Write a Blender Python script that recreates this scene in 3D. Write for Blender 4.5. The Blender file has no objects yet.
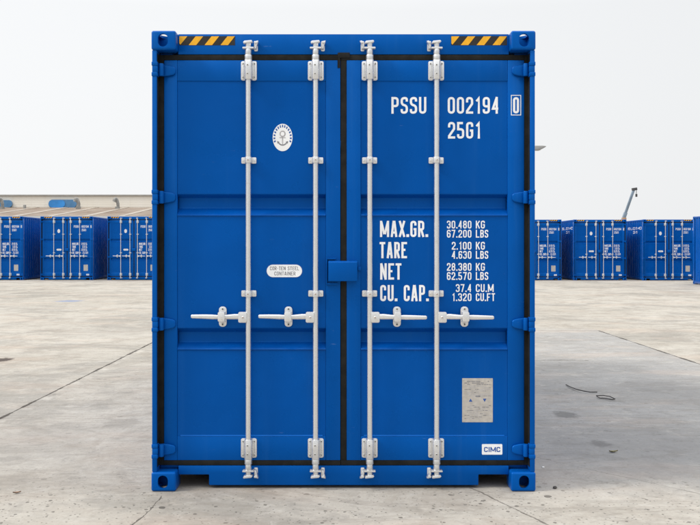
import bpy, bmesh, math, random
from mathutils import Vector, Matrix

# ------------------------------------------------------------------ camera, sky, sun, exposure
S = bpy.context.scene
COL = S.collection
R = math.radians
F = 952.0            # focal length in units of 1/700 of the picture width
D0 = 6.0             # metres from the camera to the front of the near container
EYE = 1.545
cam = bpy.data.cameras.new('camera'); cam_o = bpy.data.objects.new('camera', cam); COL.objects.link(cam_o)
cam.sensor_width = 36; cam.lens = F / 700 * 36
cam.shift_x = 5 / 700; cam.shift_y = -15.9 / 700
cam.clip_end = 6000; cam.clip_start = .05
cam_o.location = (0, 0, EYE); cam_o.rotation_euler = (R(90), 0, 0)
S.camera = cam_o

SUN_ELEV, SUN_BEHIND = 44.0, -15.0   # sun on the left, a little in front of the door plane
sx, sy, sz = (-math.cos(R(SUN_ELEV)) * math.cos(R(SUN_BEHIND)), math.cos(R(SUN_ELEV)) * math.sin(R(SUN_BEHIND)), math.sin(R(SUN_ELEV)))
sun = bpy.data.lights.new('sun', 'SUN'); sun.energy = 2.1; sun.angle = R(14); sun.color = (1, .94, .84)
sun_o = bpy.data.objects.new('sun', sun); COL.objects.link(sun_o)
sun_o.rotation_euler = Vector((-sx, -sy, -sz)).to_track_quat('-Z', 'Y').to_euler()

W = bpy.data.worlds.new('World'); S.world = W; W.use_nodes = True
nt = W.node_tree; nt.nodes.clear()
out = nt.nodes.new('ShaderNodeOutputWorld'); bg = nt.nodes.new('ShaderNodeBackground')
sky = nt.nodes.new('ShaderNodeTexSky'); sky.sky_type = 'NISHITA'; sky.sun_disc = False
sky.sun_elevation = R(SUN_ELEV); sky.sun_rotation = math.atan2(sx, sy); sky.dust_density = 5; sky.air_density = 1.2
mx_ = nt.nodes.new('ShaderNodeMix'); mx_.data_type = 'RGBA'; mx_.inputs['Factor'].default_value = .93
mx_.inputs[7].default_value = (8.55, 8.65, 8.75, 1)          # the bright even haze that veils the whole sky
nt.links.new(sky.outputs[0], mx_.inputs[6])
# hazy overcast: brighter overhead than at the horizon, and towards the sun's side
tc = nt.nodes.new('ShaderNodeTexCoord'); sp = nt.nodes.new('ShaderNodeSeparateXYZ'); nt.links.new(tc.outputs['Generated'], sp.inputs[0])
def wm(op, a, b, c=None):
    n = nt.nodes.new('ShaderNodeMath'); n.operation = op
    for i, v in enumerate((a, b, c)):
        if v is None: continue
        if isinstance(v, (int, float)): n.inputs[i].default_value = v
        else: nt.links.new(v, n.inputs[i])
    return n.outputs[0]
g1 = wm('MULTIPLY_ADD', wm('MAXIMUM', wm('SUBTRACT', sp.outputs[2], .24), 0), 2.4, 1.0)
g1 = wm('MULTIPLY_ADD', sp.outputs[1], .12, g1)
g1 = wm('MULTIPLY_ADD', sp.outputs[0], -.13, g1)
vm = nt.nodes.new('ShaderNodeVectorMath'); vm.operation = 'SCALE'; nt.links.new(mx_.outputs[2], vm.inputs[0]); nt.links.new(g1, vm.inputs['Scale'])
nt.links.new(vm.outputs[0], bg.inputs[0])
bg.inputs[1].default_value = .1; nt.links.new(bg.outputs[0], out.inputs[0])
S.view_settings.view_transform = 'Standard'; S.view_settings.look = 'None'
S.view_settings.gamma = 1; S.view_settings.exposure = 0; S.view_settings.use_curve_mapping = False
S.render.engine = 'CYCLES'

# ------------------------------------------------------------------ helpers
def mx(px, y=0.0): return (px - 345) / F * (D0 + y) + .0095      # container metres from measurements on the door end
def mz(py, y=0.0): return EYE - (py - 246.6) / F * (D0 + y)

class NT:
    """small wrapper to write node materials"""
    def __init__(s, name):
        s.m = bpy.data.materials.new(name); s.m.use_nodes = True
        s.t = s.m.node_tree; s.b = s.t.nodes['Principled BSDF']
        s.co = s.t.nodes.new('ShaderNodeTexCoord').outputs['Object']
    def n(s, typ, **kw):
        n = s.t.nodes.new('ShaderNode' + typ)
        for k, v in kw.items(): setattr(n, k, v)
        return n
    def link(s, a, b): s.t.links.new(a, b)
    def put(s, v, sock):
        if isinstance(v, bpy.types.NodeSocket): s.link(v, sock)
        else: sock.default_value = v
    def math(s, op, a, b=None, c=None, clamp=False):
        n = s.n('Math', operation=op, use_clamp=clamp); s.put(a, n.inputs[0])
        if b is not None: s.put(b, n.inputs[1])
        if c is not None: s.put(c, n.inputs[2])
        return n.outputs[0]
    def ramp(s, v, a, b, lo=0.0, hi=1.0):
        n = s.n('MapRange', interpolation_type='SMOOTHSTEP'); s.put(v, n.inputs[0])
        for i, q in enumerate((a, b, lo, hi)): n.inputs[1 + i].default_value = q
        return n.outputs[0]
    def noise(s, scale, detail=4, rough=.55, vec=None, dist=0.0):
        n = s.n('TexNoise'); s.link(vec or s.co, n.inputs['Vector'])
        n.inputs['Scale'].default_value = scale; n.inputs['Detail'].default_value = detail
        n.inputs['Roughness'].default_value = rough; n.inputs['Distortion'].default_value = dist
        return n.outputs[0]
    def vec(s, scale=(1, 1, 1), loc=(0, 0, 0), src=None):
        n = s.n('Mapping'); s.link(src or s.co, n.inputs[0])
        n.inputs['Scale'].default_value = scale; n.inputs['Location'].default_value = loc
        return n.outputs[0]
    def mix(s, f, a, b, mode='MIX'):
        n = s.n('Mix', data_type='RGBA', blend_type=mode); s.put(f, n.inputs[0])
        for v, i in ((a, 6), (b, 7)):
            if isinstance(v, (tuple, list)): v = (*v[:3], 1)
            s.put(v, n.inputs[i])
        return n.outputs[2]
    def bump(s, h, strength, dist, prev=None):
        n = s.n('Bump'); s.link(h, n.inputs['Height']); n.inputs['Strength'].default_value = strength
        n.inputs['Distance'].default_value = dist
        if prev: s.link(prev, n.inputs['Normal'])
        return n.outputs[0]
    def done(s, col=None, rough=None, normal=None, metal=None, spec=None):
        i = s.b.inputs
        if col is not None: s.put((*col[:3], 1) if isinstance(col, (tuple, list)) else col, i['Base Color'])
        if rough is not None: s.put(rough, i['Roughness'])
        if normal is not None: s.link(normal, i['Normal'])
        if metal is not None: s.put(metal, i['Metallic'])
        if spec is not None: s.put(spec, i['Specular IOR Level'])
        return s.m

def plain(name, col, rough=.6, var=.12, scale=8.0, metal=0.0, spec=.4):
    k = NT(name)
    f = k.ramp(k.noise(scale, 5), .3, .7)
    lo = tuple(c * (1 - var) for c in col); hi = tuple(min(1, c * (1 + var)) for c in col)
    return k.done(k.mix(f, lo, hi), k.ramp(k.noise(scale * 1.7, 3), .3, .7, rough - .08, rough + .08), metal=metal, spec=spec)

def make_blue(name, col, worn=1.0):
    k = NT(name)
    big = k.noise(1.1, 5, .6)
    c = k.mix(k.ramp(big, .3, .7), tuple(v * .93 for v in col), tuple(v * 1.05 for v in col))
    # dry dust carried down the paint by rain, and fine light scuffs
    streak = k.noise(1.0, 6, .65, k.vec((14, 14, .55)))
    c = k.mix(k.math('MULTIPLY', k.ramp(streak, .52, .8), .07 * worn), c, (.06, .20, .46))
    sc = k.noise(1.0, 4, .7, k.vec((9, 9, 55)))
    c = k.mix(k.math('MULTIPLY', k.ramp(sc, .69, .74), .10 * worn), c, (.3, .42, .6))
    dots = k.n('TexVoronoi'); k.link(k.co, dots.inputs['Vector']); dots.inputs['Scale'].default_value = 9
    dm = k.math('MULTIPLY', k.ramp(dots.outputs['Distance'], .035, .02), k.ramp(k.noise(3.0, 2), .55, .6))
    c = k.mix(k.math('MULTIPLY', dm, .35 * worn), c, (.012, .03, .09))
    rough = k.ramp(k.noise(3.5, 5, .6), .3, .7, .24, .40)
    nb = k.bump(k.noise(2.3, 2, .5), .5, .022)            # sheet steel is never quite flat
    nb = k.bump(k.noise(160, 2), .05, .001, nb)            # spray orange peel
    k.b.inputs['Specular Tint'].default_value = (.10, .42, 1, 1)      # enamel with a blue cast to its sheen
    return k.done(c, rough, nb, spec=.62)

BLUE = make_blue('blue_paint', (.0, .070, .335))
BLUE_FRAME = make_blue('blue_frame_paint', (.0, .076, .352), 1.5)
def galv(name, col):
    k = NT(name)
    v = k.n('TexVoronoi'); k.link(k.co, v.inputs['Vector']); v.inputs['Scale'].default_value = 200
    c = k.mix(k.math('MULTIPLY', v.outputs['Color'], .14), col, tuple(q * .7 for q in col))
    c = k.mix(k.math('MULTIPLY', k.ramp(k.noise(24, 5, .7), .58, .76), .35), c, (.50, .42, .31))
    return k.done(c, k.ramp(k.noise(40, 3), .3, .7, .22, .36), k.bump(k.noise(40, 1), .02, .001), metal=.7, spec=.5)
GALV = galv('zinc_plated_steel', (.70, .71, .72))
GALV_CAST = galv('zinc_plated_casting', (.75, .755, .76))
RUBBER = plain('black_rubber', (.012, .012, .011), .75, .3, 14, spec=.2)
WHITE = plain('white_vinyl', (.86, .87, .88), .5, .03, 20)
BOLT = plain('dark_bolt', (.11, .10, .08), .6, .4, 60)
RUST = plain('rusty_rivet', (.30, .15, .09), .8, .3, 80)
BLACKV = plain('black_vinyl', (.016, .014, .012), .5, .2, 30)
YELLOW = plain('yellow_vinyl', (.80, .40, .012), .45, .08, 30)
STICK_BLUE = plain('sticker_blue_ink', (.03, .10, .36), .5, .1, 50)
INK = plain('grey_ink', (.20, .20, .22), .6, .2, 80)
PALE_INK = plain('pale_ink', (.42, .41, .42), .6, .2, 80)
PLATE = plain('data_plate_metal', (.50, .47, .43), .45, .10, 35, metal=.2)
WOOD = plain('floor_boards', (.12, .07, .04), .8, .3, 4)

class MB:
    def __init__(s): s.v = []; s.f = []; s.mi = []; s.cur = 0
    def add(s, vs, fs):
        o = len(s.v); s.v += [tuple(v) for v in vs]
        for f in fs: s.f.append([i + o for i in f]); s.mi.append(s.cur)
        return s
    def box(s, x0, x1, y0, y1, z0, z1):
        x0, x1 = min(x0, x1), max(x0, x1); y0, y1 = min(y0, y1), max(y0, y1); z0, z1 = min(z0, z1), max(z0, z1)
        return s.add([(x0, y0, z0), (x1, y0, z0), (x1, y1, z0), (x0, y1, z0), (x0, y0, z1), (x1, y0, z1), (x1, y1, z1), (x0, y1, z1)],
                     [(0, 3, 2, 1), (4, 5, 6, 7), (0, 1, 5, 4), (1, 2, 6, 5), (2, 3, 7, 6), (3, 0, 4, 7)])
    def prism(s, pts, a, b, axis='y'):
        """polygon extruded along an axis; pts are (x,z) for y, (y,z) for x, (x,y) for z"""
        mk = {'y': lambda p, q: (p[0], q, p[1]), 'x': lambda p, q: (q, p[0], p[1]), 'z': lambda p, q: (p[0], p[1], q)}[axis]
        n = len(pts)
        return s.add([mk(p, a) for p in pts] + [mk(p, b) for p in pts],
                     [tuple(range(n)), tuple(range(2 * n - 1, n - 1, -1))] + [(i, i + n, (i + 1) % n + n, (i + 1) % n) for i in range(n)])
    def tube(s, path, rad, n=14):
        """round bar along a path; rad a number or one per point"""
        P = [Vector(p) for p in path]
        if not isinstance(rad, (list, tuple)): rad = [rad] * len(P)
        vs, fs = [], []
        for i, p in enumerate(P):
            t = (P[min(i + 1, len(P) - 1)] - P[max(i - 1, 0)]).normalized()
            u = t.orthogonal().normalized() if i == 0 else (u - t * u.dot(t)).normalized()
            w = t.cross(u)
            for k in range(n):
                a = 2 * math.pi * k / n
                vs.append(p + (u * math.cos(a) + w * math.sin(a)) * rad[i])
        for i in range(len(P) - 1):
            for k in range(n):
                fs.append((i * n + k, i * n + (k + 1) % n, (i + 1) * n + (k + 1) % n, (i + 1) * n + k))
        fs.append(tuple(range(n - 1, -1, -1))); fs.append(tuple(range((len(P) - 1) * n, len(P) * n)))
        return s.add(vs, fs)
    def build(s, name, mats, parent=None, bevel=0.0, seg=2, smooth=35):
        me = bpy.data.meshes.new(name)
        me.from_pydata(s.v, [], s.f)
        if not isinstance(mats, (list, tuple)): mats = [mats]
        for m in mats: me.materials.append(m)
        for p, i in zip(me.polygons, s.mi): p.material_index = i
        bm = bmesh.new(); bm.from_mesh(me)
        bmesh.ops.recalc_face_normals(bm, faces=bm.faces)
        if bevel:
            es = [e for e in bm.edges if len(e.link_faces) == 2 and e.calc_face_angle(0) > R(28)]
            bmesh.ops.bevel(bm, geom=es, offset=bevel, segments=seg, affect='EDGES', clamp_overlap=True, profile=.5)
        bm.to_mesh(me); bm.free()
        if smooth:
            for p in me.polygons: p.use_smooth = True
            me.set_sharp_from_angle(angle=R(smooth))
        return link(bpy.data.objects.new(name, me), parent)

def link(o, parent=None):
    COL.objects.link(o)
    if parent: o.parent = parent
    return o
def tag(o, label=None, cat=None, group=None, kind=None):
    for k, v in (('label', label), ('category', cat), ('group', group), ('kind', kind)):
        if v: o[k] = v
    return o
def empty(name, loc, label, cat, group=None, rz=0):
    o = bpy.data.objects.new(name, None); COL.objects.link(o)
    o.location = loc; o.rotation_euler = (0, 0, rz); o.empty_display_size = .3
    return tag(o, label, cat, group)
def copy_tree(o, parent=None):
    c = o.copy(); COL.objects.link(c); c.parent = parent
    for ch in list(o.children): copy_tree(ch, c)
    return c
def rrect(x0, x1, z0, z1, r, n=5):
    pts = []
    for cx, cz, a0 in ((x1 - r, z1 - r, 0), (x0 + r, z1 - r, 90), (x0 + r, z0 + r, 180), (x1 - r, z0 + r, 270)):
        for i in range(n + 1):
            a = R(a0 + 90 * i / n); pts.append((cx + r * math.cos(a), cz + r * math.sin(a)))
    return pts
def ellipse(cx, cz, rx, rz, n=40): return [(cx + rx * math.cos(2 * math.pi * i / n), cz + rz * math.sin(2 * math.pi * i / n)) for i in range(n)]

# ------------------------------------------------------------------ stencil lettering (each glyph a set of pen strokes)
q = 1
GL = {
 '0': [([(0, 0, q), (0, 1, q), (1, 1, q), (1, 0, q)], 1)], '1': [([(.1, .78), (.75, 1), (.75, 0)], 0)],
 '2': [([(0, .7), (0, 1, q), (1, 1, q), (1, .6), (0, .1), (0, 0), (1, 0)], 0)],
 '3': [([(0, .76), (0, 1, q), (1, 1, q), (1, .53, q), (.35, .53)], 0), ([(.6, .53), (1, .53, q), (1, 0, q), (0, 0, q), (0, .24)], 0)],
 '4': [([(.76, 0), (.76, 1)], 0), ([(.72, 1), (0, .27), (1.06, .27)], 0)],
 '5': [([(.96, 1), (0, 1), (0, .57), (1, .57, q), (1, 0, q), (0, 0, q), (0, .23)], 0)],
 '6': [([(1, .77), (1, 1, q), (0, 1, q), (0, 0, q), (1, 0, q), (1, .57, q), (.1, .57)], 0)],
 '7': [([(0, 1), (1, 1), (.35, 0)], 0)],
 '8': [([(0, 0, q), (0, .53, q), (1, .53, q), (1, 0, q)], 1), ([(.04, .53, q), (.04, 1, q), (.96, 1, q), (.96, .53, q)], 1)],
 '9': [([(0, .23), (0, 0, q), (1, 0, q), (1, 1, q), (0, 1, q), (0, .43, q), (.9, .43)], 0)],
 'P': [([(0, 0), (0, 1), (1, 1, q), (1, .45, q), (.08, .45)], 0)],
 'S': [([(1, .76), (1, 1, q), (0, 1, q), (0, .55, q), (1, .47, q), (1, 0, q), (0, 0, q), (0, .24)], 0)],
 'U': [([(0, 1), (0, 0, q), (1, 0, q), (1, 1)], 0)],
 'G': [([(1, .74), (1, 1, q), (0, 1, q), (0, 0, q), (1, 0, q), (1, .48), (.55, .48)], 0)],
 'M': [([(0, 0), (0, 1)], 0), ([(1, 0), (1, 1)], 0), ([(.02, 1.02), (.46, .12)], 0), ([(.98, 1.02), (.54, .12)], 0)], 'A': [([(0, 0), (.40, 1)], 0), ([(1, 0), (.60, 1)], 0), ([(.2, .24), (.8, .24)], 0), ([(.3, 1), (.7, 1)], 0)],
 'X': [([(0, 0), (1, 1)], 0), ([(0, 1), (1, 0)], 0)],
 'R': [([(0, 0), (0, 1), (1, 1, q), (1, .46, q), (.08, .46)], 0), ([(.5, .44), (1, 0)], 0)],
 'T': [([(0, 1), (1, 1)], 0), ([(.5, .96), (.5, 0)], 0)], 'E': [([(1, 1), (0, 1), (0, 0), (1, 0)], 0), ([(.08, .52), (.85, .52)], 0)],
 'N': [([(0, 0), (0, 1)], 0), ([(1, 0), (1, 1)], 0), ([(.04, 1), (.96, 0)], 0)], 'C': [([(1, .7), (1, 1, q), (0, 1, q), (0, 0, q), (1, 0, q), (1, .3)], 0)],
 'O': [([(0, 0, q), (0, 1, q), (1, 1, q), (1, 0, q)], 1)], 'I': [([(.5, 0), (.5, 1)], 0)], 'L': [([(0, 1), (0, 0), (1, 0)], 0)],
 'K': [([(0, 0), (0, 1)], 0), ([(1, 1), (.06, .4)], 0), ([(.38, .6), (1, 0)], 0)],
 'B': [([(0, 0), (0, .53), (1, .53, q), (1, 0, q)], 1), ([(.0, .53), (.0, 1), (.95, 1, q), (.95, .53, q)], 1)],
 'F': [([(0, 0), (0, 1), (1, 1)], 0), ([(.08, .5), (.85, .5)], 0)], '-': [([(.05, .48), (.95, .48)], 0)],
}
GW = {'M': 1.48, 'N': 1.12, '1': .8, '.': .32, ' ': .62, 'I': .4, '-': .7, 'A': 1.06, 'X': 1.02}
def fillet(pts, closed, rad):
    o = []; n = len(pts)
    for i, p in enumerate(pts):
        P = Vector(p[:2])
        if len(p) < 3 or (not closed and i in (0, n - 1)): o.append(P); continue
        A = Vector(pts[i - 1][:2]) - P; B = Vector(pts[(i + 1) % n][:2]) - P
        r = min(rad, A.length * .5, B.length * .5)
        a = P + A.normalized() * r; b = P + B.normalized() * r
        for k in range(6):
            t = k / 5; o.append(a * (1 - t) ** 2 + P * 2 * t * (1 - t) * .92 + P * 0 + b * t ** 2 + (a + b) * (.08 * t * (1 - t)))
    return o
def ribbon(pts, closed, half):
    n = len(pts); L, Rr = [], []
    for i in range(n):
        if closed: d0 = pts[i] - pts[i - 1]; d1 = pts[(i + 1) % n] - pts[i]
        else:
            d0 = pts[i] - pts[i - 1] if i else pts[1] - pts[0]
            d1 = pts[i + 1] - pts[i] if i < n - 1 else d0
        if d0.length < 1e-9: d0 = d1
        if d1.length < 1e-9: d1 = d0
        n0 = Vector((-d0.y, d0.x)).normalized(); n1 = Vector((-d1.y, d1.x)).normalized()
        m = (n0 + n1); m = m.normalized() if m.length > 1e-6 else n0
        k = min(1 / max(m.dot(n0), .35), 2.0)
        L.append(pts[i] + m * half * k); Rr.append(pts[i] - m * half * k)
    return L, Rr
def text_into(mb, text, x0, x1, z0, z1, place, weight=.15, ratio=.44, step=None):
    """lay text between x0..x1, z0..z1; place(x, z, lift) gives the 3D point"""
    H = z1 - z0; ws = [GW.get(c, 1.0) * ratio for c in text]; gap = .115
    tot = sum(ws) + gap * (len(text) - 1); sxx = (x1 - x0) / (tot * H)
    t = weight * H; cx = x0; lift = 0
    for c, w in zip(text, ws):
        wid = w * H * sxx
        if c == '.':
            d = .17 * H; a = cx + (wid - d) / 2; lift = 0
            mb.add([place(a, z0, 0), place(a + d, z0, 0), place(a + d, z0 + d, 0), place(a, z0 + d, 0)], [(0, 1, 2, 3)])
        elif c != ' ':
            for si, (pts, cl) in enumerate(GL[c]):
                iw = max(wid - t, 1e-4); ih = H - t
                P = [tuple([cx + t / 2 + p[0] * iw, z0 + t / 2 + p[1] * ih] + list(p[2:])) for p in pts]
                if not cl:      # square pen ends reach the cap line and the base line
                    for a, b in ((0, 1), (-1, -2)):
                        va = Vector(P[a][:2]) - Vector(P[b][:2])
                        if (pts[a][1] in (0, 1) and abs(va.x) < abs(va.y) * .9) or (pts[a][0] in (0, 1) and abs(va.y) < 1e-6):
                            va = va.normalized() * t / 2; P[a] = (P[a][0] + va.x, P[a][1] + va.y)
                Q = fillet(P, cl, min(.17 * H, iw * .5))
                if step:
                    Q2 = []
                    for i in range(len(Q) - (0 if cl else 1)):
                        a, b = Q[i], Q[(i + 1) % len(Q)]; m = max(1, int((b - a).length / step))
                        Q2 += [a.lerp(b, k / m) for k in range(m)]
                    if not cl: Q2.append(Q[-1])
                    Q = Q2
                L, Rr = ribbon(Q, cl, t / 2); n = len(L); lift = si * .0003
                mb.add([place(p.x, p.y, lift) for p in L] + [place(p.x, p.y, lift) for p in Rr],
                       [(i, (i + 1) % n, (i + 1) % n + n, i + n) for i in range(n if cl else n - 1)])
        cx += (w + gap) * H * sxx

# ------------------------------------------------------------------ the ground
def make_ground():
    k = NT('yard_concrete')
    sep = k.n('SeparateXYZ'); k.link(k.co, sep.inputs[0]); X, Y = sep.outputs[0], sep.outputs[1]
    wob = k.noise(.9, 4); wob2 = k.noise(.35, 5, .6)
    c = k.mix(k.ramp(k.noise(.16, 6, .6), .32, .68), (.37, .345, .303), (.455, .43, .387))
    c = k.mix(k.math('MULTIPLY', k.ramp(k.noise(1.0, 8, .72, k.vec((1.3, 1.0, 1)), .6), .44, .66), .50), c, (.235, .205, .170))
    c = k.mix(k.math('MULTIPLY', k.ramp(k.noise(1.0, 8, .75, k.vec((3.6, 2.8, 1), (7, 3, 0)), .5), .50, .68), .45), c, (.50, .465, .415))
    # broad grey weathering with ragged borders
    c = k.mix(k.math('MULTIPLY', k.ramp(k.noise(1.0, 9, .68, k.vec((.42, .34, 1), (5, 1, 0)), .8), .49, .60), .50), c, (.215, .207, .190))
    # a greyer, cleaner slab on the right, bounded by its joints
    sl = k.math('MULTIPLY', k.ramp(k.math('ADD', X, k.math('MULTIPLY', wob, .15)), .95, 1.25), k.ramp(X, 4.70, 4.66))
    yy = k.math('ADD', Y, k.math('MULTIPLY', k.math('SUBTRACT', wob2, .5), 1.6))
    sl = k.math('MULTIPLY', sl, k.math('MULTIPLY', k.ramp(yy, 18.4, 16.6), k.ramp(yy, 5.5, 7.0)))
    grey = k.mix(k.ramp(k.noise(.6, 7, .7), .34, .66), (.265, .265, .264), (.335, .335, .334))
    c = k.mix(k.math('MULTIPLY', sl, .85), c, grey)
    # sweeping dull tyre and water marks
    tw = k.noise(1.0, 5, .6, k.vec((.32, 1.6, 1), (2, 9, 0)), 1.2)
    c = k.mix(k.math('MULTIPLY', k.ramp(k.math('ABSOLUTE', k.math('SUBTRACT', tw, .5)), .035, .0), .30), c, (.20, .18, .155))
    # mottling at hand size
    c = k.mix(k.math('MULTIPLY', k.ramp(k.noise(4.2, 9, .74, None, .6), .48, .66), .34), c, (.19, .18, .165))
    c = k.mix(k.math('MULTIPLY', k.ramp(k.noise(1.0, 9, .75, k.vec((3.4, 3.0, 1), (11, 4, 0)), .4), .52, .68), .38), c, (.52, .50, .46))
    # fine grit and dark flecks
    fine = k.noise(38, 6, .75)
    c = k.mix(k.math('MULTIPLY', k.ramp(fine, .35, .68), .22), c, (.20, .18, .15))
    c = k.mix(k.math('MULTIPLY', k.ramp(k.noise(9, 6, .7), .52, .72), .30), c, (.50, .46, .40))
    grit = k.ramp(k.math('ADD', Y, k.math('MULTIPLY', wob2, 2.0)), 7.4, 6.6, .38, 1.0)
    for scl, lim, dens, am, off in ((5, .105, .47, .85, 0), (13, .15, .46, .75, 4.0), (34, .20, .44, .65, 9.0)):
        v = k.n('TexVoronoi'); k.link(k.vec((1, .8, 1), (off, off, 0)), v.inputs['Vector']); v.inputs['Scale'].default_value = scl
        lim_n = k.math('MULTIPLY', k.noise(scl * 2.3, 3), lim * 2)
        f = k.math('MULTIPLY', k.math('LESS_THAN', v.outputs['Distance'], lim_n), k.ramp(k.noise(scl * .4, 3), dens, dens + .06))
        c = k.mix(k.math('MULTIPLY', k.math('MULTIPLY', f, am), grit), c, (.085, .078, .07))
    pk = k.noise(1.0, 5, .6, k.vec((.5, 1.0, 1), (3, 1, 0)))
    c = k.mix(k.math('MULTIPLY', k.ramp(pk, .5, .66), .22), c, (.47, .37, .30))      # a warm, rusty tinge here and there
    # stains and broad darker patches with a shape of their own
    def blot(cx, cy, rx, ry, col, am, edge=.5):
        nonlocal c
        a = k.math('DIVIDE', k.math('SUBTRACT', X, cx), rx); b = k.math('DIVIDE', k.math('SUBTRACT', Y, cy), ry)
        d = k.math('SQRT', k.math('ADD', k.math('MULTIPLY', a, a), k.math('MULTIPLY', b, b)))
        d = k.math('ADD', d, k.math('MULTIPLY', k.math('SUBTRACT', k.noise(max(1.5, 1.3 / min(rx, ry)), 7, .75), .5), 2.0))
        c = k.mix(k.math('MULTIPLY', k.ramp(d, 1.0, 1.0 - edge), am), c, col)
    blot(-4.66, 13.0, .13, .28, (.05, .038, .034), .9, .4)        # oil spot, far left
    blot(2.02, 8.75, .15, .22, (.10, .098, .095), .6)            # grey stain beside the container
    blot(-1.95, 8.3, .20, .30, (.17, .155, .135), .38)
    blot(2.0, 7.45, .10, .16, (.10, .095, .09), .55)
    blot(-7.8, 27.0, .45, .60, (.12, .19, .36), .55)               # spilt blue paint
    blot(2.5, 7.2, 1.5, 1.1, (.17, .167, .165), .42, .9)  # broad soft-edged darker patch
    blot(3.7, 10.0, 1.3, 1.3, (.18, .177, .175), .42, .9)  # another broad darker patch, farther back
    blot(-2.6, 7.6, 1.0, 1.3, (.21, .20, .185), .32, .9)
    blot(-4.2, 17.5, 1.6, 1.8, (.22, .205, .185), .30, .9)
    blot(-2.2, 6.2, .7, .35, (.21, .19, .165), .40, .9)
    # expansion joints and a few cracks
    def crack(coord, at, width, am, along, wav=.05, freq=1.3):
        nonlocal c
        wv = k.math('MULTIPLY', k.math('SUBTRACT', k.noise(freq, 6, .7), .5), wav)
        d = k.math('ABSOLUTE', k.math('SUBTRACT', k.math('ADD', coord, wv), at))
        wd = k.math('MULTIPLY', k.ramp(k.noise(2.1, 4, .7), .35, .7, .35, 1.8), width)
        f = k.ramp(k.math('DIVIDE', d, wd), 1.0, .4)
        lim = k.math('MULTIPLY', k.math('GREATER_THAN', along[0], along[1]), k.math('LESS_THAN', along[0], along[2]))
        f = k.math('MULTIPLY', k.math('MULTIPLY', f, am), lim)
        c = k.mix(f, c, (.06, .052, .045)); return f
    j = crack(X, -3.10, .022, .95, (Y, 1, 42), .03)
    j2 = crack(X, 4.66, .024, .95, (Y, 1, 17.5), .03)
    crack(Y, 17.5, .035, .25, (X, -3.1, 4.66), .30)
    crack(X, -10.85, .016, .7, (Y, 1, 42), .05)
    crack(Y, 30.0, .06, .5, (X, -30, 30), .2)
    crack(k.math('ADD', X, k.math('MULTIPLY', Y, -.09)), -1.66, .006, .8, (Y, 4.6, 5.9), .10)
    crack(k.math('ADD', X, k.math('MULTIPLY', Y, .40)), 3.24, .008, .7, (Y, 4.6, 6.1), .12)
    crack(k.math('ADD', X, k.math('MULTIPLY', Y, .78)), 6.85, .007, .6, (Y, 5.0, 7.1), .16)
    crack(k.math('ADD', Y, k.math('MULTIPLY', X, .10)), 13.2, .035, .6, (X, 1.6, 3.3), .5, 1.1)
    # pale mortar smear beside the long joint
    near = k.ramp(k.math('ABSOLUTE', k.math('ADD', X, 3.04)), .09, .02)
    c = k.mix(k.math('MULTIPLY', k.math('MULTIPLY', near, k.ramp(k.noise(1.6, 5, .7), .5, .65)), .45), c, (.55, .52, .47))
    nb = k.bump(k.noise(7, 7, .7), .30, .02)
    nb = k.bump(k.noise(70, 4, .7), .35, .004, nb)
    m = k.done(c, k.ramp(k.noise(1.2, 5), .3, .7, .75, .95), nb, spec=.08)
    b = MB()
    xs = [-3000, -60, 60, 3000]; ys = [-200, -20, 80, 4000]
    b.add([(x, y, 0) for y in ys for x in xs], [(r * 4 + i, r * 4 + i + 1, r * 4 + i + 5, r * 4 + i + 4) for r in range(3) for i in range(3)])
    return tag(b.build('ground', m, smooth=0), kind='structure')
make_ground()

# ------------------------------------------------------------------ the shipping container
HC, WC, LC = 2.908, 1.213, 6.06          # height, half width, length
FY = .085                                 # door face lies this far behind the castings
KIND = 'blue shipping containers in the yard'

def casting_mesh():
    """lower left casting: hollow steel box with an oval hole in the front, the side and the foot"""
    w, d, h = .156, .178, .122
    def tmp(b, bevel=0, seg=3):
        o = b.build('corner_casting', BLUE_FRAME, None, bevel, seg, 0); return o
    a = tmp(MB().box(0, w, 0, d, 0, h), .014, 4)
    c1 = tmp(MB().box(.022, w - .014, .024, d - .008, .016, h - .016))
    c2 = tmp(MB().prism(rrect(w / 2 - .032 - .004, w / 2 + .032 - .004, h / 2 - .041, h / 2 + .041, .0318, 6), -.02, .06))
    c3 = tmp(MB().prism(rrect(.05, .13, h / 2 - .028, h / 2 + .028, .0278, 6), -.02, .06, 'x'))
    c4 = tmp(MB().prism(rrect(w / 2 - .040, w / 2 + .040, .032, .170, .034, 6), -.02, .06, 'z'))
    for c in (c1, c2, c3, c4):
        m = a.modifiers.new('b', 'BOOLEAN'); m.operation = 'DIFFERENCE'; m.object = c; m.solver = 'EXACT'
    dg = bpy.context.evaluated_depsgraph_get(); dg.update()
    me = bpy.data.meshes.new_from_object(a.evaluated_get(dg)); me.name = 'corner_casting'
    for o in (a, c1, c2, c3, c4):
        old = o.data; bpy.data.objects.remove(o); bpy.data.meshes.remove(old)
    for p in me.polygons: p.use_smooth = True
    me.set_sharp_from_angle(angle=R(30))
    return me

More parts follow.
